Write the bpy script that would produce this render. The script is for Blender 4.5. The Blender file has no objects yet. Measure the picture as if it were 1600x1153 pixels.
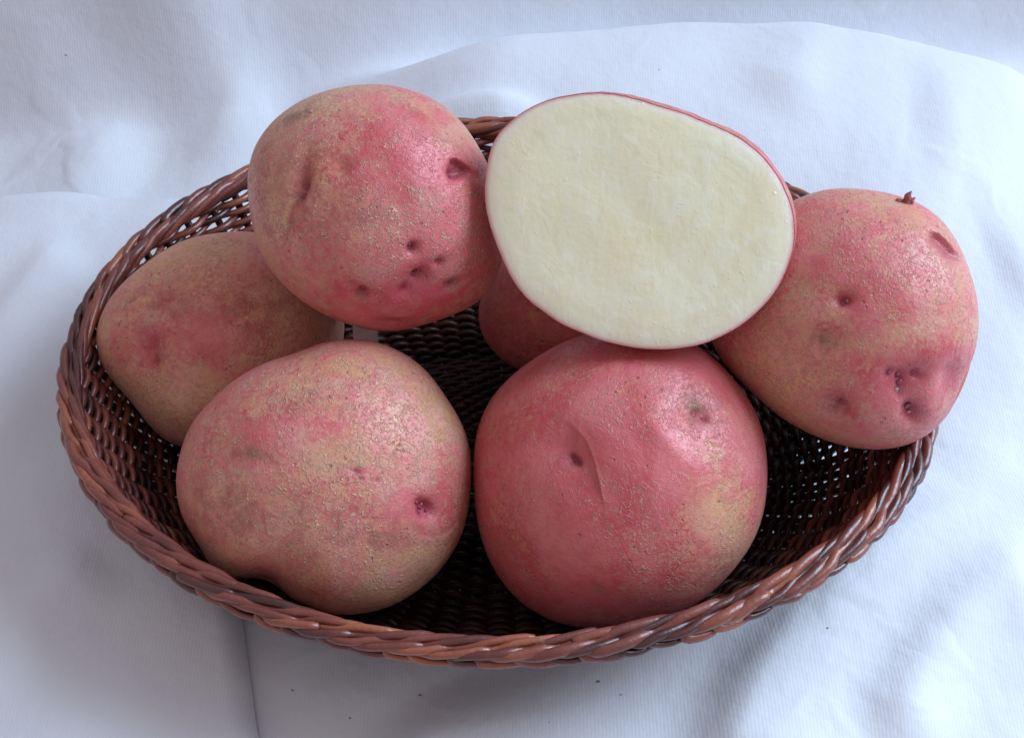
import bpy, bmesh, math, random
import numpy as np
from mathutils import Vector

random.seed(7)
rng = np.random.RandomState(7)
S = bpy.context.scene
COL = S.collection

# ------------------------------------------------------------------ camera
PITCH, FOV, W, H = math.radians(51.0), math.radians(42.0), 1600.0, 1153.0
CAM = np.array([0.0052, -0.2906, 0.4066])
FPX = (W / 2) / math.tan(FOV / 2)
cd = bpy.data.cameras.new('camera'); cam = bpy.data.objects.new('camera', cd); COL.objects.link(cam)
cam.location = CAM; cam.rotation_euler = (math.pi / 2 - PITCH, 0, 0)
cd.sensor_fit = 'HORIZONTAL'; cd.sensor_width = 36; cd.angle = FOV
cd.clip_start = 0.01; cd.clip_end = 100
S.camera = cam

# ------------------------------------------------------------------ world (dim room) and window light
w = bpy.data.worlds.new('World'); S.world = w; w.use_nodes = True
bg = w.node_tree.nodes['Background']
bg.inputs[0].default_value = (1.0, 0.89, 0.94, 1); bg.inputs[1].default_value = 0.42

def lamp(name, loc, target, sx, sy, energy, color):
    l = bpy.data.lights.new(name, 'AREA'); l.shape = 'RECTANGLE'; l.size = sx; l.size_y = sy
    l.energy = energy; l.color = color
    o = bpy.data.objects.new(name, l); COL.objects.link(o); o.location = loc
    o.rotation_euler = (Vector(target) - Vector(loc)).to_track_quat('-Z', 'Y').to_euler()
    return o
lamp('window_light', (1.20, 0.54, 1.06), (0, 0, 0.05), 1.35, 1.2, 59.0, (0.60, 0.79, 1.0))

S.view_settings.view_transform = 'Standard'; S.view_settings.look = 'None'
S.view_settings.exposure = 0.08; S.view_settings.gamma = 1.0

# ------------------------------------------------------------------ helpers
SP, CP = math.sin(PITCH), math.cos(PITCH)
def ray(px, py):
    x = (px - W / 2) / FPX; y = -(py - H / 2) / FPX
    return np.array([x, y * SP + CP, y * CP - SP])
def at(px, py, z):                       # point on the horizontal plane z seen at a pixel
    d = ray(px, py); return CAM + d * ((z - CAM[2]) / d[2])
def to_px(P):                            # world points -> pixels
    q = P - CAM
    f = q[..., 1] * CP - q[..., 2] * SP; u = q[..., 1] * SP + q[..., 2] * CP
    return W / 2 + FPX * q[..., 0] / f, H / 2 - FPX * u / f

def tag(o, label=None, cat=None, group=None, kind=None):
    for k, v in (('label', label), ('category', cat), ('group', group), ('kind', kind)):
        if v: o[k] = v
    return o
def mesh_obj(name, V, F, mat, parent=None, smooth=True, loc=None):
    me = bpy.data.meshes.new(name); V = np.asarray(V, dtype=np.float64)
    me.from_pydata(V.tolist() if len(V) < 50000 else V, [], F); me.update()
    if smooth: me.polygons.foreach_set('use_smooth', [True] * len(me.polygons))
    me.materials.append(mat)
    o = bpy.data.objects.new(name, me); COL.objects.link(o)
    if parent: o.parent = parent
    if loc is not None: o.location = loc
    return o
def tube(pts, rad, sides=7, closed=False, caps=True, V=None, F=None):
    pts = np.asarray(pts, float); n = len(pts)
    rad = np.broadcast_to(np.asarray(rad, float), (n,))
    V = [] if V is None else V; F = [] if F is None else F
    base = len(V)
    if closed: T = np.roll(pts, -1, 0) - np.roll(pts, 1, 0)
    else: T = np.gradient(pts, axis=0)
    T /= np.linalg.norm(T, axis=1)[:, None] + 1e-12
    ref = np.array([0, 0, 1.0]) if abs(T[0, 2]) < .9 else np.array([1.0, 0, 0])
    a = np.cross(T[0], ref); a /= np.linalg.norm(a)
    for i in range(n):
        a = a - T[i] * (a @ T[i]); a /= np.linalg.norm(a) + 1e-12
        b = np.cross(T[i], a)
        for k in range(sides):
            t = 2 * math.pi * k / sides
            V.append(tuple(pts[i] + rad[i] * (math.cos(t) * a + math.sin(t) * b)))
    m = n if closed else n - 1
    for i in range(m):
        j = (i + 1) % n
        for k in range(sides):
            l = (k + 1) % sides
            F.append((base + i * sides + k, base + i * sides + l, base + j * sides + l, base + j * sides + k))
    if not closed and caps:
        F.append(tuple(base + k for k in range(sides))[::-1]); F.append(tuple(base + (n - 1) * sides + k for k in range(sides)))
    return V, F
def spline(P, n):                        # Catmull-Rom through P, n samples
    P = np.asarray(P, float); Q = np.vstack([2 * P[0] - P[1], P, 2 * P[-1] - P[-2]])
    out = []
    for t in np.linspace(0, len(P) - 1 - 1e-9, n):
        i = int(t); f = t - i; p0, p1, p2, p3 = Q[i:i + 4]
        out.append(.5 * (2 * p1 + (p2 - p0) * f + (2 * p0 - 5 * p1 + 4 * p2 - p3) * f * f + (3 * p1 - p0 - 3 * p2 + p3) * f ** 3))
    return np.array(out)

class NT:                                # terse node-tree writer
    def __init__(s, name):
        s.m = bpy.data.materials.new(name); s.m.use_nodes = True; s.t = s.m.node_tree
        s.b = s.t.nodes['Principled BSDF']
    def n(s, typ, **kw):
        nd = s.t.nodes.new(typ)
        for k, v in kw.items(): setattr(nd, k, v)
        return nd
    def set(s, sock, v):
        if isinstance(v, bpy.types.NodeSocket): s.t.links.new(v, sock)
        else: sock.default_value = v if not isinstance(v, tuple) or len(v) != 3 or sock.type != 'RGBA' else (*v, 1)
    def math(s, op, a, b=0.0, c=0.0, clamp=False):
        nd = s.n('ShaderNodeMath', operation=op, use_clamp=clamp)
        s.set(nd.inputs[0], a); s.set(nd.inputs[1], b); s.set(nd.inputs[2], c); return nd.outputs[0]
    def mix(s, f, a, b, mode='MIX'):
        nd = s.n('ShaderNodeMix', data_type='RGBA', blend_type=mode)
        s.set(nd.inputs[0], f); s.set(nd.inputs[6], a); s.set(nd.inputs[7], b); return nd.outputs[2]
    def noise(s, vec, scale, detail=3, rough=.55, dist=0.0, out=0):
        nd = s.n('ShaderNodeTexNoise'); s.set(nd.inputs['Vector'], vec)
        nd.inputs['Scale'].default_value = scale; nd.inputs['Detail'].default_value = detail
        nd.inputs['Roughness'].default_value = rough; nd.inputs['Distortion'].default_value = dist
        return nd.outputs[out]
    def voro(s, vec, scale, feature='F1', rnd=1.0):
        nd = s.n('ShaderNodeTexVoronoi', feature=feature); s.set(nd.inputs['Vector'], vec)
        nd.inputs['Scale'].default_value = scale; nd.inputs['Randomness'].default_value = rnd
        return nd.outputs
    def ramp(s, v, lo, hi, a=0.0, b=1.0, smooth=True):
        nd = s.n('ShaderNodeMapRange', interpolation_type='SMOOTHSTEP' if smooth else 'LINEAR')
        for i, x in enumerate((v, lo, hi, a, b)): s.set(nd.inputs[i], x)
        return nd.outputs[0]
    def bump(s, h, strength, dist, normal=None):
        nd = s.n('ShaderNodeBump'); nd.inputs['Strength'].default_value = strength; nd.inputs['Distance'].default_value = dist
        s.set(nd.inputs['Height'], h)
        if normal is not None: s.set(nd.inputs['Normal'], normal)
        return nd.outputs[0]
    def vadd(s, a, b, scale):
        m = s.n('ShaderNodeVectorMath', operation='SUBTRACT'); s.set(m.inputs[0], b); m.inputs[1].default_value = (.5, .5, .5)
        k = s.n('ShaderNodeVectorMath', operation='SCALE'); s.t.links.new(m.outputs[0], k.inputs[0]); k.inputs['Scale'].default_value = scale
        d = s.n('ShaderNodeVectorMath', operation='ADD'); s.set(d.inputs[0], a); s.t.links.new(k.outputs[0], d.inputs[1]); return d.outputs[0]
    def P(s, **kw):
        for k, v in kw.items(): s.set(s.b.inputs[k.replace('_', ' ')], v)
        return s.m
    def obj(s): return s.n('ShaderNodeTexCoord').outputs['Object']
    def attr(s, name):
        nd = s.n('ShaderNodeAttribute', attribute_name=name); sp = s.n('ShaderNodeSeparateColor')
        s.t.links.new(nd.outputs['Color'], sp.inputs[0]); return sp.outputs

# ------------------------------------------------------------------ materials
def cloth_material():
    t = NT('white cotton'); co = t.obj()
    sep = t.n('ShaderNodeSeparateXYZ'); warp = t.vadd(co, t.noise(co, 9, 2, out=1), .006)
    t.t.links.new(warp, sep.inputs[0])
    rib = t.math('SINE', t.math('MULTIPLY', sep.outputs[0], 2 * math.pi / .00118))
    fuzz = t.noise(co, 900, 2)
    h = t.math('ADD', t.math('MULTIPLY', rib, .15), t.math('MULTIPLY', fuzz, .5))
    patch = t.noise(co, 14, 4, .6)
    c = t.mix(t.ramp(patch, .35, .7), (.735, .755, .805), (.70, .715, .765))
    c = t.mix(t.ramp(rib, -.9, .9), t.mix(1, c, (.982, .982, .984), 'MULTIPLY'), c)
    spk = t.voro(co, 60)[0]
    c = t.mix(t.math('MULTIPLY', t.ramp(spk, .02, .035, 1, 0), t.ramp(t.noise(co, 20, 1), .58, .62)), c, (.35, .28, .26))
    cr = t.voro(t.vadd(co, t.noise(co, 14, 3, out=1), .09), 13, 'DISTANCE_TO_EDGE')[0]
    crease = t.math('MULTIPLY', t.ramp(cr, 0, .09, 1, 0), t.ramp(t.noise(co, 11, 2), .48, .66))
    nrm = t.bump(t.math('ADD', t.noise(co, 40, 4, .6), t.math('MULTIPLY', crease, .35)), .28, .004)
    nrm = t.bump(h, .20, .0004, nrm)
    return t.P(Base_Color=c, Roughness=.92, Normal=nrm, Specular_IOR_Level=.15, Sheen_Weight=.15)

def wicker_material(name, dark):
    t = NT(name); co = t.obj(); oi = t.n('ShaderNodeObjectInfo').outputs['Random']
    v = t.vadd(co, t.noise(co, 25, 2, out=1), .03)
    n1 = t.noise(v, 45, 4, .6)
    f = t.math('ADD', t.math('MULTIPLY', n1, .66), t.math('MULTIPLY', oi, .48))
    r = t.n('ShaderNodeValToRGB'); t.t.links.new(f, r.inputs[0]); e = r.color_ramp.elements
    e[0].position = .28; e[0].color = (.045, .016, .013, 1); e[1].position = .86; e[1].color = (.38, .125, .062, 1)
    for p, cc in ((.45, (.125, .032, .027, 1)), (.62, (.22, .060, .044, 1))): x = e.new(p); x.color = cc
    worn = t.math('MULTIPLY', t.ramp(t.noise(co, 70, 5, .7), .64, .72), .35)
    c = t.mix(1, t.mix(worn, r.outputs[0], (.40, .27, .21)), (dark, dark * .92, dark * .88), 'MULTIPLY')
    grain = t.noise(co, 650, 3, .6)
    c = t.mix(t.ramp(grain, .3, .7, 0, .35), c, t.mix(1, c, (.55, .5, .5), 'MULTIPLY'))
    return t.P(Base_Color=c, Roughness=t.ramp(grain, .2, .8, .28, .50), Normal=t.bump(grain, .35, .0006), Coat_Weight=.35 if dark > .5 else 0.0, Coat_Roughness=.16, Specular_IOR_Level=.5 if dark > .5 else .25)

def skin_material(name, netting=1.0, gloss=.42, tanness=0.0, seed=0.0, mauve=0.0, dust=.38):
    t = NT(name); co0 = t.obj()
    off = t.n('ShaderNodeVectorMath', operation='ADD'); t.t.links.new(co0, off.inputs[0]); off.inputs[1].default_value = (seed, seed * .7, -seed * .3)
    co = off.outputs[0]
    pink, eye, scurf = t.attr('tone')[:3]
    big = t.noise(co, 38, 5, .62, .6); mid = t.noise(co, 140, 4, .65, .5); fine = t.noise(co, 700, 3, .7)
    f = t.math('ADD', pink, t.math('ADD', t.math('MULTIPLY', t.math('SUBTRACT', big, .5), 1.5), t.math('MULTIPLY', t.math('SUBTRACT', mid, .5), 2.6)))
    f = t.math('ADD', f, t.math('MULTIPLY', t.math('SUBTRACT', fine, .5), t.ramp(t.noise(co, 55, 2), .35, .65, .7, 3.0)))
    f = t.math('SUBTRACT', f, tanness)
    tan = t.mix(t.ramp(mid, .35, .7), (.63, .33, .18), (.74, .46, .31))
    tan = t.mix(t.ramp(t.noise(co, 60, 2), .55, .75, 0, .5), tan, (.66, .42, .18))
    pk = t.mix(t.ramp(big, .3, .7), (.54, .058, .078), (.70, .185, .195))
    c = t.mix(t.ramp(f, -.40, 1.30), tan, pk)
    c = t.mix(t.math('MULTIPLY', t.ramp(t.noise(co, 85, 5, .7), .45, .72), dust), c, (.64, .42, .33))
    c = t.mix(mauve, c, (.42, .24, .24))
    # dusty brown scurf patches
    sc = t.math('MULTIPLY', scurf, t.ramp(mid, .38, .62))
    c = t.mix(sc, c, (.20, .125, .06))
    # short torn arcs of netted skin
    wv = t.vadd(co, t.noise(co, 260, 2, out=1), .0035)
    e1 = t.voro(wv, 640, 'DISTANCE_TO_EDGE')[0]; e2 = t.voro(wv, 900, 'DISTANCE_TO_EDGE')[0]
    brk1 = t.ramp(t.noise(co, 480, 2), .50, .58); brk2 = t.ramp(t.noise(co, 640, 2, .5), .51, .59)
    zone = t.ramp(t.noise(co, 45, 2), .36, .60, .15, 1)
    l1 = t.math('MULTIPLY', t.ramp(e1, .02, .10, 1, 0), brk1); l2 = t.math('MULTIPLY', t.ramp(e2, .015, .085, 1, 0), brk2)
    net = t.math('MULTIPLY', t.math('MAXIMUM', l1, l2), t.math('MULTIPLY', zone, netting), clamp=True)
    c = t.mix(t.math('MULTIPLY', net, .80), c, (.84, .56, .38))
    # pores
    d = t.voro(co, 300)
    dots = t.math('MULTIPLY', t.ramp(d[0], .10, .19, 1, 0), t.ramp(t.noise(co, 120, 2), .54, .60))
    c = t.mix(t.math('MULTIPLY', dots, .55), c, (.30, .13, .08))
    c = t.mix(t.math('MULTIPLY', eye, .92, clamp=True), c, t.mix(t.ramp(mid, .4, .6), (.38, .022, .062), (.20, .018, .04)))
    h = t.math('ADD', t.math('MULTIPLY', net, 1.0), t.math('ADD', t.math('MULTIPLY', fine, .24), t.math('MULTIPLY', mid, .6)))
    h = t.math('SUBTRACT', h, t.math('MULTIPLY', dots, .5))
    nrm = t.bump(h, .75, .0011)
    rough = t.ramp(t.math('ADD', t.math('ADD', t.math('MULTIPLY', mid, .6), t.math('MULTIPLY', fine, .5)), t.math('MULTIPLY', net, .5)), .3, .8, gloss - .12, gloss + .20)
    return t.P(Base_Color=c, Roughness=rough, Normal=nrm, Specular_IOR_Level=.5, Subsurface_Weight=.10,
               Subsurface_Radius=(.004, .0015, .001), Subsurface_Scale=1.0)

def flesh_material():
    t = NT('raw potato flesh'); co = t.obj()
    edge, core, _ = t.attr('tone')[:3]
    big = t.noise(co, 45, 4, .6); mid = t.noise(co, 170, 3, .6, .3); fine = t.noise(co, 520, 2, .5)
    c = t.mix(t.ramp(big, .3, .7), (.84, .80, .59), (.82, .755, .50))
    c = t.mix(t.ramp(mid, .45, .7, 0, .55), c, (.86, .84, .70))
    c = t.mix(t.math('MULTIPLY', core, .5), c, (.78, .71, .43))
    ring = t.math('MULTIPLY', t.ramp(edge, .10, .20), t.ramp(edge, .24, .36, 1, 0))
    c = t.mix(t.math('MULTIPLY', ring, .35), c, (.76, .71, .52))
    c = t.mix(t.ramp(edge, .25, .75, 0, .5), c, (.83, .73, .60))
    c = t.mix(t.ramp(edge, .74, 1.0, 0, .85), c, (.80, .30, .32))
    # small wet glints where starch cells stand open
    cell = t.voro(t.vadd(co, t.noise(co, 300, 2, out=1), .004), 330)
    spark = t.math('MULTIPLY', t.ramp(cell[0], .10, .22, 1, 0), t.ramp(t.noise(co, 75, 2), .47, .56))
    drag = t.n('ShaderNodeMapping'); t.t.links.new(co, drag.inputs[0]); drag.inputs['Rotation'].default_value = (0, 0, .5); drag.inputs['Scale'].default_value = (1, .22, .4)
    h = t.math('ADD', t.math('ADD', t.math('ADD', t.math('MULTIPLY', mid, .7), t.math('MULTIPLY', t.noise(co, 85, 3, .6, .8), 1.6)), t.math('MULTIPLY', t.noise(drag.outputs[0], 420, 3), .5)), t.math('ADD', t.math('MULTIPLY', fine, .22), t.math('MULTIPLY', spark, .55)))
    return t.P(Base_Color=c, Roughness=t.ramp(spark, 0, .6, .30, .08), Normal=t.bump(h, .22, .0011), Specular_IOR_Level=.5,
               Subsurface_Weight=.5, Subsurface_Radius=(.007, .005, .003), Subsurface_Scale=1.0)

def plain(name, col, rough=.6, **kw):
    t = NT(name); co = t.obj(); n = t.noise(co, 300, 3)
    c = t.mix(t.ramp(n, .3, .7), tuple(x * .8 for x in col), col)
    return t.P(Base_Color=c, Roughness=rough, Normal=t.bump(n, .3, .0005), **kw)

M_CLOTH = cloth_material(); M_WICKER = wicker_material('varnished wicker', 1.0); M_DARK = wicker_material('wicker darkened for shade', .13); M_MID = wicker_material('wicker half darkened for shade', .45)  # M_DARK, M_MID: same wicker, colour darkened to stand for shade inside the basket
M_BUD = plain('dark potato bud', (.34, .045, .10), .4); M_TIP = plain('pale bud tip', (.55, .38, .36), .4)
M_SPROUT = plain('withered sprout', (.38, .11, .11), .55)

# ------------------------------------------------------------------ cloth
def seg_dist(u, v, pl):                  # signed distance (left of travel positive) and fraction along polyline
    best = np.full(u.shape, 1e9); sgn = np.zeros(u.shape); frac = np.zeros(u.shape)
    pl = np.asarray(pl, float); L = np.linalg.norm(np.diff(pl, axis=0), axis=1); cum = np.concatenate([[0], np.cumsum(L)])
    for i in range(len(pl) - 1):
        a, b = pl[i], pl[i + 1]; d = b - a
        t = np.clip(((u - a[0]) * d[0] + (v - a[1]) * d[1]) / (d @ d), 0, 1)
        dx, dy = u - a[0] - t * d[0], v - a[1] - t * d[1]; r = np.hypot(dx, dy); k = r < best
        best[k] = r[k]; sgn[k] = np.sign(d[0] * dy - d[1] * dx)[k]; frac[k] = ((cum[i] + t * L[i]) / cum[-1])[k]
    return best, sgn, frac
def sst(x, a, b):
    t = np.clip((x - a) / (b - a), 0, 1); return t * t * (3 - 2 * t)
def fold(u, v, pl, wl, wr, h, taper=.25, p=2.0):
    pl = spline(pl, 24) if len(pl) > 2 else pl
    d, s, f = seg_dist(u, v, pl)
    wd = np.where(s > 0, wr, wl)
    e = np.minimum(f, 1 - f) if taper else np.ones_like(f)
    return h * np.exp(-(d / wd) ** p) * (sst(e, -.02, taper) if taper else 1)
def cloth_height(X, Y):
    q = np.stack([X, Y, np.zeros_like(X)], -1); Yc = np.maximum(q[..., 1], CAM[1] + .02); q[..., 1] = Yc
    u, v = to_px(q)
    z = np.zeros_like(X)
    # rise at the back
    k = sst(X, -.20, .12); y0 = .165 + .060 * k; rr = .042 - .014 * k
    z += (3.6 + .6 * k) * (np.sqrt(np.maximum(Y - y0, 0) ** 2 + rr ** 2) - rr) * (Y > y0)
    # raised lump with a ridge at the back right
    z += fold(u, v, [(330, 215), (520, 190), (700, 172), (860, 157), (1050, 142), (1350, 150), (1650, 195), (1800, 230)], 30, 235, .037, .33, 2.0)
    z += fold(u, v, [(1260, 90), (1230, 170), (1200, 260)], 50, 80, .004, .3)
    z += fold(u, v, [(1400, 260), (1620, 200)], 80, 80, .004, .3)
    z += fold(u, v, [(600, 275), (680, 262), (780, 258), (860, 270)], 16, 40, .008, .35)
    # left folds
    z += fold(u, v, [(150, -80), (260, 90), (430, 260)], 70, 90, .018, .2)
    z += fold(u, v, [(-60, 20), (70, 160), (220, 300)], 80, 90, .010, .2)
    z += fold(u, v, [(-60, 640), (30, 520), (130, 400)], 30, 60, .005, .2)
    z += fold(u, v, [(-60, 1130), (60, 1000), (170, 880)], 40, 60, .004, .2)
    # right and lower right folds
    z += fold(u, v, [(1130, 1260), (1185, 1080), (1290, 930), (1420, 850), (1560, 815), (1760, 800)], 62, 200, .0095, .12)
    z += fold(u, v, [(1640, 900), (1520, 960), (1430, 1080), (1400, 1200)], 60, 60, .008, .2)
    z += fold(u, v, [(1700, 590), (1600, 640), (1490, 770)], 110, 110, .0025, .3)
    z += fold(u, v, [(1700, 400), (1600, 410), (1540, 440)], 100, 100, .004, .3)
    # shallow trough along the doubled edge at the lower left, rising on both sides of it
    z += fold(u, v, [(640, 1090), (690, 1190), (700, 1400)], 240, 240, .008, .3)
    z *= sst(np.hypot(X / .105, Y / .078), .92, 1.45)
    # gentle waviness, none under the basket
    wv = (.0016 * np.sin(X * 31 + 2.1 * np.sin(Y * 17)) + .0014 * np.sin(Y * 43 + X * 19) + .0008 * np.sin(X * 83 - Y * 57))
    z += wv * sst(np.hypot(X / .115, Y / .085), .9, 1.3)
    return z
def grid(xs, ys, zf):
    X, Y = np.meshgrid(xs, ys); Z = zf(X, Y); n, m = X.shape
    V = np.stack([X, Y, Z], -1).reshape(-1, 3)
    i = np.arange(n * m).reshape(n, m)
    F = np.stack([i[:-1, :-1], i[:-1, 1:], i[1:, 1:], i[1:, :-1]], -1).reshape(-1, 4)
    return V, F.tolist()
def build_cloth():
    xs = np.linspace(-.62, .62, 560); ys = np.linspace(-.36, .86, 560)
    V, F = grid(xs, ys, cloth_height)
    o = mesh_obj('cloth', V, F, M_CLOTH)
    tag(o, 'rumpled white ribbed cotton cloth spread under the basket and rising behind it', 'cloth')
    # doubled-over layer at the lower left, its straight folded edge running out below the basket
    E0 = np.array([at(px, py, .004)[:2] for px, py in ((410, 327), (400, 500), (385, 700), (372, 830), (368, 900), (379, 975), (386, 1025), (394, 1085), (400, 1130), (412, 1190), (430, 1290), (452, 1440), (470, 1600))])
    E = spline(E0, 220); s = np.concatenate([np.linspace(0, .03, 34), np.linspace(.033, .40, 90)])
    V = []
    for e in E:
        for d in s:
            x = e[0] - d; y = e[1]
            V.append((x, y))
    ytop = E[0][1]
    V = np.array(V); D = np.tile(s, len(E)); yy = V[:, 1]
    z = cloth_height(V[:, 0], V[:, 1]) + .0008 + .0085 * np.sqrt(np.clip(1 - (1 - np.clip(D / .009, 0, 1)) ** 2, 0, 1)) * (1 - .8 * sst(D, .06, .24)) + .009 * sst(D, .0, .055) * (1 - sst(D, .08, .25)) * sst(yy, -.06, -.20) * sst(yy, -.04, -.19) + .0035 * np.sqrt(np.clip(1 - (1 - np.clip((ytop - yy) / .006, 0, 1)) ** 2, 0, 1)) * (1 - sst(ytop - yy, .02, .12)) * sst(D, .05, .10)
    n, m = len(E), len(s); i = np.arange(n * m).reshape(n, m)
    F = np.stack([i[:-1, :-1], i[1:, :-1], i[1:, 1:], i[:-1, 1:]], -1).reshape(-1, 4).tolist()
    fl = mesh_obj('folded_layer', np.column_stack([V, z]), F, M_CLOTH, o)
    return o
CLOTH = build_cloth()

# ------------------------------------------------------------------ basket
RIM_Z, RA, RB, RCX, RCY = .062, .1485, .1168, .0014, .0002
NST = 72
def section(t):                          # t 0 centre of the floor .. 1 rim: half axes and height
    if t < .5:
        k = t / .5; return .030 + k * .066, .002 + k * .066, .0035
    k = (t - .5) / .5
    e = math.sin(k * math.pi / 2)
    return .096 + (RA - .0056 - .096) * (k * .55 + e * .45), .068 + (RB - .0056 - .068) * (k * .55 + e * .45), .0035 + (RIM_Z - .0085) * (.25 * k + .75 * k * k) 
def build_basket():
    root = bpy.data.objects.new('wicker_basket', None); COL.objects.link(root); root.location = (RCX, RCY, 0)
    tag(root, 'oval brown wicker basket with plaited rim holding the potatoes on the white cloth', 'basket')
    def sag(g): return .0055 * math.exp(-((((g + .10) + math.pi) % (2 * math.pi) - math.pi) / .5) ** 2)
    th = np.linspace(0, 2 * math.pi, NST, endpoint=False)
    def P(t, ang, off=0.0):              # point on the wall; off = outward along the wall's normal
        a, b, z = section(t); a2, b2, z2 = section(min(t + .01, 1.0)) if t < .99 else section(1.0)
        if t >= .99: a1, b1, z1 = section(t - .01); da, dz = (a - a1), (z - z1)
        else: da, dz = a2 - a, z2 - z
        l = math.hypot(da, dz) + 1e-9; nr, nz = dz / l, -da / l
        c, s = math.cos(ang), math.sin(ang)
        n2 = math.hypot(c / a, s / b); nx, ny = c / a / n2, s / b / n2
        return np.array([a * c + off * nr * nx, b * s + off * nr * ny, z + off * nz - sag(ang) * max(0.0, 2 * t - 1) ** 2])
    # stakes
    for i, g in enumerate(th):
        jit = (random.random() - .5) * .012
        pts = [P(t, g + jit) for t in np.linspace(.16, 1.0, 26)]
        V, F = tube(pts, np.linspace(.0011, .0016, 26), 6)
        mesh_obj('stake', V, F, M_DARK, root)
    # weavers, ring by ring, over and under the stakes
    ts = []
    t = .012
    while t < .998:
        ts.append(t)
        a, b, z = section(t); a2, b2, z2 = section(min(t + .005, 1.0)); l = math.hypot((a2 - a + b2 - b) / 2, z2 - z) / .005
        t += (.0020 if t < .5 else .0021 if t < .68 else .00225) / l
    for k, t in enumerate(ts):
        pts = []; ph = random.random() * .3; n = NST * 6
        am = .0018 if t > .3 else .0006
        for j in range(n):
            g = 2 * math.pi * j / n
            wv = math.cos(NST / 2 * g + (k % 2) * math.pi)
            wv = math.copysign(abs(wv) ** .75, wv)
            tj = t + .0022 * math.sin(3 * g + ph * 20) * (t > .5) + .0016 * math.sin(11 * g + k)*(t>.5)
            pts.append(P(min(tj, 1.0), g, wv * am))
        r0 = .00125 if t > .68 else .00140 if t > .5 else .0014
        r = r0 * (1 + .12 * np.sin(np.arange(n) * .037 + k * 2.1) + .08 * rng.rand(n))
        V, F = tube(pts, r, 6, closed=True)
        mesh_obj('weaver', V, F, M_DARK if t < .72 else M_MID if t < .84 else M_WICKER, root)  # interior shade put into the colour: floor darkest, top rows plain wicker
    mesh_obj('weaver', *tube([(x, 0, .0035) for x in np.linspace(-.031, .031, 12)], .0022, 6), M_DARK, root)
    # plaited rim: each strand climbs out of the wall, lies across the top and turns back under the outer edge
    cx, cy = RA - .0042, RB - .0042
    dense = np.linspace(0, 2 * math.pi, 4001); dl = np.hypot(-cx * np.sin(dense), cy * np.cos(dense))
    arc = np.concatenate([[0], np.cumsum((dl[1:] + dl[:-1]) / 2 * np.diff(dense))]); per = arc[-1]
    NR = 84
    def rim(u, phi, rad):
        g = np.interp((u / NR * per) % per, arc, dense); c, s = math.cos(g), math.sin(g)
        n2 = math.hypot(c / cx, s / cy); nx, ny = c / cx / n2, s / cy / n2
        return np.array([cx * c + math.cos(phi) * rad * nx, cy * s + math.cos(phi) * rad * ny, RIM_Z - .0040 - sag(g) + math.sin(phi) * rad * .68])
    D = math.radians
    path = [(1.7, D(225), .0030), (1.2, D(192), .0042), (.5, D(160), .0046), (-.2, D(136), .0058), (-1.0, D(120), .0068), (-2.0, D(106), .0062), (-2.7, D(93), .0034),
            (-3.2, D(80), .0026), (-3.7, D(67), .0054), (-4.5, D(53), .0068), (-5.4, D(37), .0062), (-6.0, D(20), .0038), (-6.3, D(2), .0038),
            (-6.0, D(-18), .0060), (-5.2, D(-34), .0066), (-4.4, D(-52), .0060), (-3.8, D(-72), .0046), (-3.2, D(-95), .0040)]
    for k in range(NR):
        j = np.random.RandomState(k).randn(len(path), 3) * np.array([.10, .06, .00026])
        rs = .00145 * (1 + .22 * np.random.RandomState(k + 500).randn())
        ctl = [rim(k + u * .72 + a, p + b, r * .64 + c) for (u, p, r), (a, b, c) in zip(path, j)]
        pts = spline(ctl, 44)
        rr = np.clip(rs, .0012, .0018) * np.interp(np.linspace(0, 1, 44), [0, .15, .5, .8, 1], [.45, 1.0, 1.05, .92, .5])
        V, F = tube(pts, rr, 8)
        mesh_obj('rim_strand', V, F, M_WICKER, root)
    return root
BASKET = build_basket()

# ------------------------------------------------------------------ potatoes
_ico = {}
def ico(n):
    if n not in _ico:
        bm = bmesh.new(); bmesh.ops.create_icosphere(bm, subdivisions=n, radius=1.0); bm.verts.ensure_lookup_table()
        V = np.array([v.co[:] for v in bm.verts]); F = [tuple(v.index for v in f.verts) for f in bm.faces]; bm.free()
        _ico[n] = (V / np.linalg.norm(V, axis=1)[:, None], F)
    return _ico[n]
class Frame:
    """a potato's own axes: centre, view-facing axis, right, up"""
    def __init__(s, px, py, z):
        s.c = at(px, py, z); s.D = np.linalg.norm(CAM - s.c); s.v = (CAM - s.c) / s.D
        r = np.array([1.0, 0, 0]); r -= s.v * (r @ s.v); s.r = r / np.linalg.norm(r); s.u = np.cross(s.v, s.r)
    def local(s, px, py):
        d = ray(px, py); d = d / np.linalg.norm(d)
        q = CAM + d * (s.D / (d @ -s.v)) - s.c; return np.array([q @ s.r, q @ s.u])
    def scale(s): return s.D / FPX
def polar_fit(fr, outline, harm):
    L = np.array([fr.local(*p) for p in outline]); th = np.arctan2(L[:, 1], L[:, 0]); r = np.hypot(L[:, 0], L[:, 1])
    r = r / np.sqrt(1 + (r / fr.D) ** 2)
    o = np.argsort(th); tt = np.linspace(-math.pi, math.pi, 360, endpoint=False); rr = np.interp(tt, th[o], r[o], period=2 * math.pi)
    c = np.fft.rfft(rr) ; c[harm + 1:] = 0; sm = np.fft.irfft(c, 360)
    return (lambda a: np.interp(a, tt, sm, period=2 * math.pi)), sm.mean()
def lumps(V, seed, n=10, lo=1.2, hi=3.5):
    r = np.random.RandomState(seed); out = np.zeros(len(V))
    for _ in range(n):
        k = r.randn(3); k *= r.uniform(lo, hi) / np.linalg.norm(k); out += np.sin(V @ k * 2 + r.uniform(0, 6.28)) / n
    return out
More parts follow.
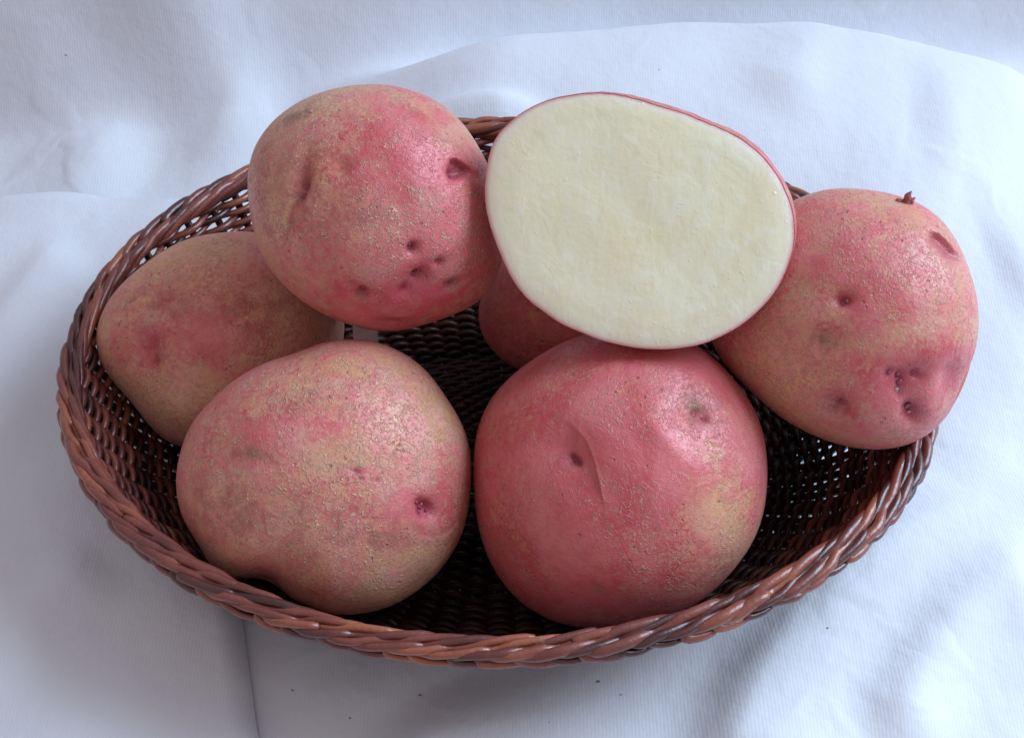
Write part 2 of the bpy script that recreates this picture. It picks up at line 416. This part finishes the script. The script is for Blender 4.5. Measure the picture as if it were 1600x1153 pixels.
def potato(label, centre, z, outline, depth, mat, feats=(), pink0=.45, sub=8, seed=1, harm=9, sprout=None, name='potato', cat='potato', group='potatoes heaped in the basket'):
    fr = Frame(*centre, z); R, r0 = polar_fit(fr, outline, harm)
    Sv, F = ico(sub)
    th = np.arctan2(Sv[:, 1], Sv[:, 0]); sp = np.hypot(Sv[:, 0], Sv[:, 1])
    re = r0 + (R(th) - r0) * sp ** 1.6
    dep = depth * r0
    lum = lumps(Sv, seed) * .05 * (1 - sp ** 4)
    x = re * Sv[:, 0]; y = re * Sv[:, 1]; zz = dep * (np.sign(Sv[:, 2]) * np.abs(Sv[:, 2]) ** .94) * (1 + lum)
    k = fr.D / (fr.D - zz); X, Y = x * k, y * k; front = Sv[:, 2] > -.05
    disp = lumps(Sv, seed + 50, 16, 4, 9) * .0007 * (1 - sp ** 6)
    pink = np.full(len(x), pink0 + .14) + lumps(Sv, seed + 90, 8, .8, 2.0) * .35; eye = np.zeros(len(x)); scurf = np.zeros(len(x))
    sc = fr.scale(); buds = []
    for f in feats:
        kind, a = f[0], f[1:]
        if kind in ('dent', 'tone', 'scurf'):
            lx, ly = fr.local(a[0], a[1]); rx, ry, ang = a[2] * sc, a[3] * sc, math.radians(a[4])
            dx, dy = X - lx, Y - ly; p = dx * math.cos(ang) + dy * math.sin(ang); q = -dx * math.sin(ang) + dy * math.cos(ang)
            g = np.exp(-((p / rx) ** 2 + (q / ry) ** 2)) * front
            if kind == 'dent':                        # depth mm, eye tone, buds
                disp -= g * a[5] * .001; eye = np.maximum(eye, g ** 1.6 * a[6]); pink += .35 * np.exp(-((p / rx / 1.8) ** 2 + (q / ry / 1.8) ** 2)) * front * (a[6] > .1)
                for b in (a[7] if len(a) > 7 else ()): buds.append(b)
            elif kind == 'tone': pink += g * a[5]
            else: scurf = np.maximum(scurf, g * a[5])
        elif kind == 'crease':                        # polyline, width px, depth mm, lip mm, eye tone
            pl = np.array([fr.local(*p) for p in a[0]]); d, s, fq = seg_dist(X, Y, spline(pl, 20))
            e = sst(np.minimum(fq, 1 - fq), .0, .3) * front; wdt = a[1] * sc
            side = np.where(s > 0, 1, 0) if a[2] > 0 else np.where(s > 0, 0, 1)
            g = np.exp(-(d / wdt) ** 2) * side * e
            soft = sst(d / sc, 0, 4.0)
            disp -= g * abs(a[2]) * .001 * soft
            pink -= .9 * np.exp(-(d / (2.6 * sc)) ** 2) * e * (a[3] > .15)
            disp += np.exp(-(d / (4.0 * sc)) ** 2) * (1 - side) * e * a[3] * .001
            eye = np.maximum(eye, g * a[4]); pink += .25 * g
    for (bx, by, br, pale) in buds:                   # each bud sits in a pit of its own
        lx, ly = fr.local(bx, by); g = np.exp(-((X - lx) ** 2 + (Y - ly) ** 2) / (br * 2.0 * sc) ** 2) * front
        disp -= g * .0009; eye = np.maximum(eye, g * .8)
    L = np.sqrt(x * x + y * y + zz * zz); m = 1 + disp / L
    Vw = (x * m)[:, None] * fr.r + (y * m)[:, None] * fr.u + (zz * m)[:, None] * fr.v
    o = mesh_obj(name, Vw, F, mat, loc=fr.c); tag(o, label, cat, group)
    ca = o.data.color_attributes.new('tone', 'FLOAT_COLOR', 'POINT')
    ca.data.foreach_set('color', np.column_stack([np.clip(pink, -.5, 1.6), eye, scurf, np.ones(len(x))]).astype(np.float32).ravel())
    def surf(px, py):
        lx, ly = fr.local(px, py); d = np.where(front & (Sv[:, 2] > .05), (X - lx) ** 2 + (Y - ly) ** 2, 1e9); i = int(d.argmin())
        return Vw[i], Vw[i] / np.linalg.norm(Vw[i])
    for (bx, by, br, pale) in buds:
        p, n = surf(bx, by); Bv, Bf = ico(3); rr = br * sc * .8
        jit = 1 + lumps(Bv, int(bx), 6, 2, 4)[:, None] * .5
        B = Bv * rr * jit; B = B - np.outer(B @ n, n) * .5
        mesh_obj('bud', B + p + n * rr * .15, Bf, M_TIP if pale else M_BUD, o)
    if sprout: sprout(o, surf)
    o['_fr'] = list(fr.c)
    del o['_fr']
    return o, fr, surf

OUT_TL = [(587,133),(640,140),(690,163),(735,210),(762,258),(778,310),(786,370),(782,410),(775,438),(758,464),(713,490),(668,505),(631,517),(601,517),(556,511),(519,496),(482,477),(445,446),(418,416),(400,371),(389,319),(387,278),(396,233),(418,200),(437,179),(482,153),(519,140),(556,133)]
OUT_L = [(150,531),(155,505),(166,472),(189,445),(219,419),(255,393),(295,373),(341,365),(390,362),(450,377),(500,405),(528,445),(538,490),(535,540),(512,600),(475,655),(410,692),(345,706),(281,698),(262,689),(235,666),(212,637),(179,594),(153,564)]
OUT_FL = [(275,759),(280,712),(296,668),(328,628),(364,596),(404,572),(451,556),(483,544),(515,533),(547,530),(591,535),(635,554),(667,580),(699,624),(723,664),(736,712),(735,767),(727,819),(703,871),(667,911),(619,943),(563,959),(523,959),(475,943),(440,923),(416,908),(396,903),(370,905),(355,903),(338,893),(320,867),(296,827),(280,795)]
OUT_FR = [(741,743),(742,688),(752,652),(776,612),(812,576),(856,548),(905,526),(960,514),(1020,515),(1075,532),(1119,560),(1143,592),(1179,636),(1193,680),(1198,727),(1197,775),(1185,827),(1159,871),(1119,919),(1079,947),(1019,969),(959,979),(900,978),(862,971),(840,959),(800,927),(772,891),(752,839),(742,791)]
OUT_R = [(1236,316),(1266,304),(1301,294),(1345,296),(1385,302),(1433,316),(1469,342),(1497,380),(1513,420),(1525,459),(1529,499),(1525,539),(1513,587),(1493,631),(1465,667),(1433,689),(1389,701),(1345,701),(1301,691),(1262,675),(1210,643),(1170,607),(1130,566),(1108,525),(1110,470),(1138,410),(1180,360),(1205,335)]
OUT_H = [(757,287),(762,242),(777,208),(803,184),(833,164),(867,153),(900,147),(938,145),(979,150),(1009,159),(1038,168),(1072,178),(1106,193),(1143,208),(1176,229),(1203,257),(1225,290),(1238,324),(1244,361),(1238,399),(1225,436),(1199,473),(1161,507),(1113,533),(1068,544),(1016,546),(964,538),(908,520),(852,490),(811,454),(785,406),(764,350),(756,309)]
OUT_B = [(747,486),(750,512),(760,535),(781,559),(820,582),(880,592),(950,580),(1010,545),(1040,490),(1045,430),(1020,370),(960,335),(890,330),(825,355),(781,405),(757,450)]

sk_a = skin_material('netted pink skin', .85, .36, 0, 0.0, 0.0, .30)
sk_b = skin_material('dull tan pink skin', .45, .55, .12, 3.1)
sk_c = skin_material('scurfy rose skin', .8, .40, .05, 5.7)
sk_d = skin_material('smooth red pink skin', .38, .36, -.22, 8.3, 0.0, .14)
sk_e = skin_material('pocked pink skin', .5, .38, 0, 11.9, 0.0, .28)

PB = potato('dark pink potato half hidden in the shadow under the cut potato half', (895, 460), .046, OUT_B, .95, sk_d, sub=6, seed=21, pink0=.6)
PL = potato('dull tan and pink potato at the left end of the basket, beneath the uppermost potato', (355, 535), .047, OUT_L, .74, sk_b, (
    ('dent', 232, 545, 14, 40, 8, 2.6, .25), ('dent', 236, 566, 5, 12, 10, 1.0, .6), ('tone', 205, 545, 32, 32, 0, .55), ('tone', 330, 505, 95, 75, 0, .65), ('tone', 270, 620, 50, 40, 0, -.6),
    ('tone', 300, 400, 90, 28, 10, -.5), ('dent', 240, 488, 26, 14, 60, 1.2, 0), ('dent', 362, 503, 7, 5, 0, .6, .5), ('dent', 265, 468, 9, 5, 30, .5, .3),
    ('scurf', 240, 480, 60, 40, 0, .35), ('scurf', 400, 480, 90, 50, 20, .4), ('scurf', 197, 470, 6, 5, 0, .7)), pink0=.34, seed=5, sub=7)
PFL = potato('large pink and tan potato with scurfy flaking skin at the front left of the basket', (505, 745), .051, OUT_FL, .88, sk_c, (
    ('dent', 668, 795, 22, 17, -20, 1.6, .95, ((658, 786, 4, 0), (668, 796, 5, 0), (676, 802, 4, 0), (663, 804, 4, 0), (671, 790, 3, 1))),
    ('dent', 556, 736, 8, 6, 0, .9, .5), ('dent', 590, 750, 5, 5, 0, .5, .3), ('dent', 395, 925, 42, 22, 15, 2.5, 0),
    ('crease', [(640, 832), (670, 842), (700, 835), (722, 805)], 10, .3, .1, 0),
    ('tone', 400, 680, 60, 40, 20, .55), ('tone', 545, 640, 80, 55, -20, .35), ('tone', 670, 770, 60, 60, 0, .55), ('tone', 560, 800, 90, 35, -20, .45),
    ('tone', 500, 720, 50, 25, 0, -.45), ('tone', 690, 660, 30, 60, 20, -.45), ('tone', 400, 850, 110, 60, 20, -.10), ('tone', 620, 900, 80, 35, 30, -.5),
    ('scurf', 395, 708, 40, 12, -12, .8), ('scurf', 500, 722, 34, 12, -10, .6), ('scurf', 560, 830, 110, 40, -15, .55), ('scurf', 360, 800, 60, 50, 0, .45), ('scurf', 680, 880, 30, 60, -40, .5), ('scurf', 480, 620, 70, 20, 20, .35)), seed=2, pink0=.5, harm=16)
PFR = potato('smooth red pink potato with a curved crease at the front right of the basket', (970, 748), .048, OUT_FR, .88, sk_d, (
    ('dent', 886, 705, 34, 44, 30, 2.2, .22, ((893, 716, 4, 0), (900, 722, 3, 0), (888, 708, 3, 0))), ('dent', 893, 716, 13, 12, 0, 1.0, .75),
    ('crease', [(872, 648), (905, 675), (925, 712), (940, 772), (946, 800)], 40, -.9, .22, .10),
    ('dent', 1090, 636, 32, 26, -20, 2.2, 0), ('dent', 1100, 640, 10, 8, 0, .8, .3, ((1092, 640, 3, 0), (1106, 650, 3, 0))), ('scurf', 1095, 636, 34, 22, -20, .9), ('dent', 1040, 690, 60, 18, -45, -.8, 0),
    ('tone', 960, 660, 40, 55, 30, .5), ('tone', 880, 900, 110, 70, 0, .25), ('tone', 1110, 780, 70, 110, 0, -.45), ('tone', 1140, 850, 60, 60, 0, -.5), ('tone', 800, 790, 50, 110, 0, -.15), ('tone', 925, 640, 25, 25, 0, -.5),
    ('tone', 1000, 730, 60, 60, 0, .35), ('tone', 900, 590, 100, 40, 20, -.2), ('scurf', 1130, 900, 60, 40, 40, .4), ('scurf', 800, 860, 40, 40, 0, .3), ('scurf', 935, 915, 10, 10, 0, .6)), seed=3, pink0=.72)
def sprout_fn(o, surf):
    p, n = surf(1414, 316); V, F = [], []
    for dx, tilt, ln, r in ((0, .30, .0052, .0013), (.0011, .75, .0034, .0010), (-.0012, -.35, .0026, .0012)):
        q = np.array([tilt, .2, .95]); q /= np.linalg.norm(q); b = p + np.array([dx, 0, 0]) - n * .001
        pts = [b, b + q * ln * .3 + np.array([.0003, 0, 0]), b + q * ln * .65 - np.array([.0002, 0, 0]), b + q * ln]
        V, F = tube(spline(pts, 12), r * np.interp(np.linspace(0, 1, 12), [0, .25, .45, .6, .8, 1], [.9, 1.15, .85, 1.0, .55, .1]), 7, V=V, F=F)
    mesh_obj('sprout', V, F, M_SPROUT, o)
PR = potato('pink potato with clustered deep eyes and a red slit, resting on the right rim', (1335, 500), .083, OUT_R, .92, sk_e, (
    ('dent', 1318, 468, 15, 12, 0, 1.8, .8, ((1314, 472, 5, 0), (1324, 467, 3, 1))),
    ('dent', 1290, 533, 30, 18, -15, 1.5, .0), ('scurf', 1292, 535, 30, 16, -15, .7), ('dent', 1308, 637, 24, 20, -35, 2.2, .55, ((1314, 638, 5, 0),)),
    ('dent', 1420, 600, 48, 32, 20, 3.0, .45, ((1392, 586, 5, 0), (1412, 592, 6, 0), (1438, 590, 6, 0), (1414, 608, 6, 0), (1408, 620, 4, 1), (1412, 599, 3, 1), (1440, 594, 3, 1))), ('dent', 1426, 648, 17, 17, 0, 2.2, .85, ((1428, 646, 7, 0), (1427, 656, 4, 1))),
    ('dent', 1492, 592, 18, 32, -15, 2.6, .4), ('crease', [(1445, 356), (1468, 366), (1488, 385), (1504, 408)], 18, -1.8, .14, .75),
    ('tone', 1370, 440, 80, 60, 0, .35), ('tone', 1420, 590, 90, 60, 0, .4), ('tone', 1270, 480, 60, 50, 0, -.45), ('tone', 1420, 520, 50, 20, 20, -.6), ('tone', 1220, 600, 90, 60, -30, -.5), ('tone', 1350, 650, 90, 40, 0, -.05), ('tone', 1360, 310, 120, 30, 0, -.3)), seed=4, pink0=.6, sprout=sprout_fn)
PTL = potato('uppermost pink potato with netted skin and red eyes, left of the cut half', (582, 325), .104, OUT_TL, .90, sk_a, (
    ('dent', 470, 282, 12, 38, -14, 2.6, .45, ((472, 290, 5, 0), (468, 306, 4, 0))), ('crease', [(470, 300), (452, 320), (446, 345), (448, 372)], 12, .8, .4, .1), ('dent', 532, 260, 16, 16, 0, 1.2, .1),
    ('crease', [(698, 246), (715, 248), (732, 260), (742, 274)], 24, -2.0, .14, .75), ('dent', 712, 264, 14, 12, 0, 1.0, .85, ((708, 270, 5, 0), (716, 272, 4, 0))), ('dent', 732, 272, 14, 9, -30, .8, .2),
    ('dent', 646, 388, 12, 10, 30, 1.6, .85, ((644, 392, 4, 0), (646, 386, 3, 1))), ('dent', 655, 440, 52, 25, 38, 2.0, .62), ('dent', 655, 436, 12, 9, 20, 1.3, .9, ((652, 440, 5, 0), (662, 432, 5, 0))), ('dent', 690, 413, 11, 8, 20, 1.3, 1.0), ('dent', 634, 458, 15, 9, 30, 1.5, 1.0),
    ('dent', 706, 445, 20, 9, 25, 1.3, .95), ('dent', 566, 458, 15, 10, -20, 1.6, .95, ((566, 458, 4, 0),)), ('dent', 552, 444, 8, 6, 0, .7, .4), ('dent', 610, 505, 30, 7, 0, 1.2, .4),
    ('tone', 660, 260, 70, 120, 20, .5), ('tone', 652, 446, 70, 36, 38, 1.0), ('tone', 640, 450, 80, 40, 0, .4), ('tone', 560, 470, 60, 30, 0, .4), ('tone', 470, 170, 90, 40, 30, -.5), ('tone', 560, 330, 90, 40, -30, -.25), ('tone', 430, 300, 40, 90, 0, -.3), ('tone', 720, 210, 40, 60, 30, -.5),
    ('tone', 600, 150, 110, 25, 0, -.4), ('scurf', 470, 182, 40, 18, 20, .8), ('scurf', 450, 300, 60, 80, 0, .35), ('scurf', 560, 330, 80, 50, 0, .35)), seed=6, pink0=.5)

# ------------------------------------------------------------------ cut half
def half_potato():
    fr = Frame(1000, 345, .1215); R, r0 = polar_fit(fr, OUT_H, 18)
    # turn the cut face a little towards the lower left of the view
    n = fr.v + .05 * fr.r + .13 * fr.u; n /= np.linalg.norm(n)
    root = bpy.data.objects.new('half_potato', None); COL.objects.link(root); root.location = fr.c
    tag(root, 'cut potato half showing its broad cream coloured face, propped on the heap', 'potato half')
    def inplane(x, y): # slide along the view line onto the tilted cut plane
        q = np.outer(x, fr.r) + np.outer(y, fr.u); t = -(q @ n) / (fr.v @ n); return q * (1 - t[:, None] / fr.D * -1 * -1) + np.outer(t, fr.v)
    nr, na = 90, 360
    th = np.linspace(-math.pi, math.pi, na, endpoint=False); Rt = R(th)
    Rt = Rt * (1 + .0012 * np.sin(th * 17 + 2 * np.sin(th * 5)) + .0016 * np.sin(th * 43 + 3 * np.sin(th * 7)) * np.clip(np.sin(th + .3), 0, 1))
    V = []; T = []; C2 = []
    for i in range(nr + 1):
        k = i / nr; x, y = Rt * k * np.cos(th), Rt * k * np.sin(th)
        P = inplane(x, y); r = np.random.RandomState(i)
        hgt = .0011 * (1 - k ** 8) + .00025 * (np.sin(x * 130 + np.sin(y * 90)) * np.sin(y * 110 + np.sin(x * 80))) * (1 - k ** 6) - .0003 * k ** 40
        P = P + np.outer(hgt, n); V.append(P); T.append(np.full(na, k ** 8)); C2.append(np.exp(-(((x + .002) / (.5 * r0)) ** 2 + ((y + .001) / (.3 * r0)) ** 2) * 1.6) * (.6 + .4 * np.sin(x * 500 + y * 260)))
    V = np.vstack(V); T = np.concatenate(T); ii = np.arange((nr + 1) * na).reshape(nr + 1, na)
    F = [(ii[a, b], ii[a + 1, b], ii[a + 1, (b + 1) % na], ii[a, (b + 1) % na]) for a in range(nr) for b in range(na)]
    # a ring turned back under the skin gives the flesh its thickness
    F = [tuple(int(q) for q in f) for f in F]
    o = mesh_obj('flesh', V, F, flesh_material(), root)
    ca = o.data.color_attributes.new('tone', 'FLOAT_COLOR', 'POINT')
    ca.data.foreach_set('color', np.column_stack([T, np.concatenate(C2), T, np.ones(len(T))]).astype(np.float32).ravel())
    # skin: a shallow bowl behind the face, bulging a little wider than the cut at the upper right
    V = []; nb = 70
    dep = .040
    sh = fr.r * .0058 + fr.u * .0062
    steps = [0.0, .002, .006] + [i / nb for i in range(1, nb + 1)]; nb = len(steps) - 1
    for i in range(nb + 1):
        a = steps[i] * math.pi / 2
        k = math.cos(a) ** .85 if i < nb else 0.0
        b = math.sin(a) * dep
        wob = 1 + .006 * np.sin(th * 9 + a * 7) * math.sin(2 * a) + .004 * np.sin(th * 21 - a * 13) * math.sin(2 * a)
        P = inplane(Rt * (1.0015 if i else 1.0005) * k * np.cos(th) * wob, Rt * (1.0015 if i else 1.0005) * k * np.sin(th) * wob) - n * b + sh * math.sin(min(a * 2.2, math.pi / 2)) * (.25 + .75 * k)
        if i == 0: P = P - n * .0002
        V.append(P)
    V = np.vstack(V); ii = np.arange((nb + 1) * na).reshape(nb + 1, na)
    F = [(int(ii[a, b]), int(ii[a, (b + 1) % na]), int(ii[a + 1, (b + 1) % na]), int(ii[a + 1, b])) for a in range(nb) for b in range(na)]
    s = mesh_obj('skin', V, F, skin_material('thin rose skin', .5, .4, .0, 15.0), root)
    ca = s.data.color_attributes.new('tone', 'FLOAT_COLOR', 'POINT')
    ca.data.foreach_set('color', np.tile(np.array([.95, 0, 0, 1], np.float32), len(V)))
    return root
HALF = half_potato()

# ------------------------------------------------------------------ pale scrap wedged between the potatoes
def scrap():
    c = at(571, 520, .060); bm = bmesh.new(); bmesh.ops.create_cube(bm, size=1.0)
    for v in bm.verts: v.co = (v.co.x * .0085, v.co.y * .0012, v.co.z * .012)
    bmesh.ops.bevel(bm, geom=bm.edges[:], offset=.0003, segments=2, affect='EDGES')
    V = [v.co[:] for v in bm.verts]; bm.verts.index_update(); F = [tuple(v.index for v in f.verts) for f in bm.faces]; bm.free()
    o = mesh_obj('paper_scrap', V, F, plain('pale pinkish card', (.72, .56, .56), .8), smooth=False, loc=c); o.rotation_euler = (-.5, 0, 0)
    return tag(o, 'small pale scrap of card between the uppermost potato and the front left one', 'scrap')
scrap()

def crumbs():
    V, F = [], []
    for px, py, r in ((655, 1075, .00055), (545, 1114, .0005), (141, 1039, .0008), (194, 1049, .0005), (936, 1055, .0006), (972, 1075, .0004), (455, 1071, .0005), (868, 22, .0012), (1290, 990, .0004)):
        p = at(px, py, .006); p[2] = cloth_height(np.array([[p[0]]]), np.array([[p[1]]]))[0, 0] + (.0085 if px < 400 else .0003)
        Bv, Bf = ico(2); b = len(V); Q = Bv * r * .55 * (1 + lumps(Bv, int(px), 6, 2, 4)[:, None]) * np.array([1.3, 1, .6]) + p
        V += Q.tolist(); F += [tuple(i + b for i in f) for f in Bf]
    tag(mesh_obj('soil_crumbs', V, F, plain('dry soil', (.30, .22, .18), .9)), 'tiny dark crumbs of soil scattered on the white cloth', 'crumbs', kind='stuff')
crumbs()
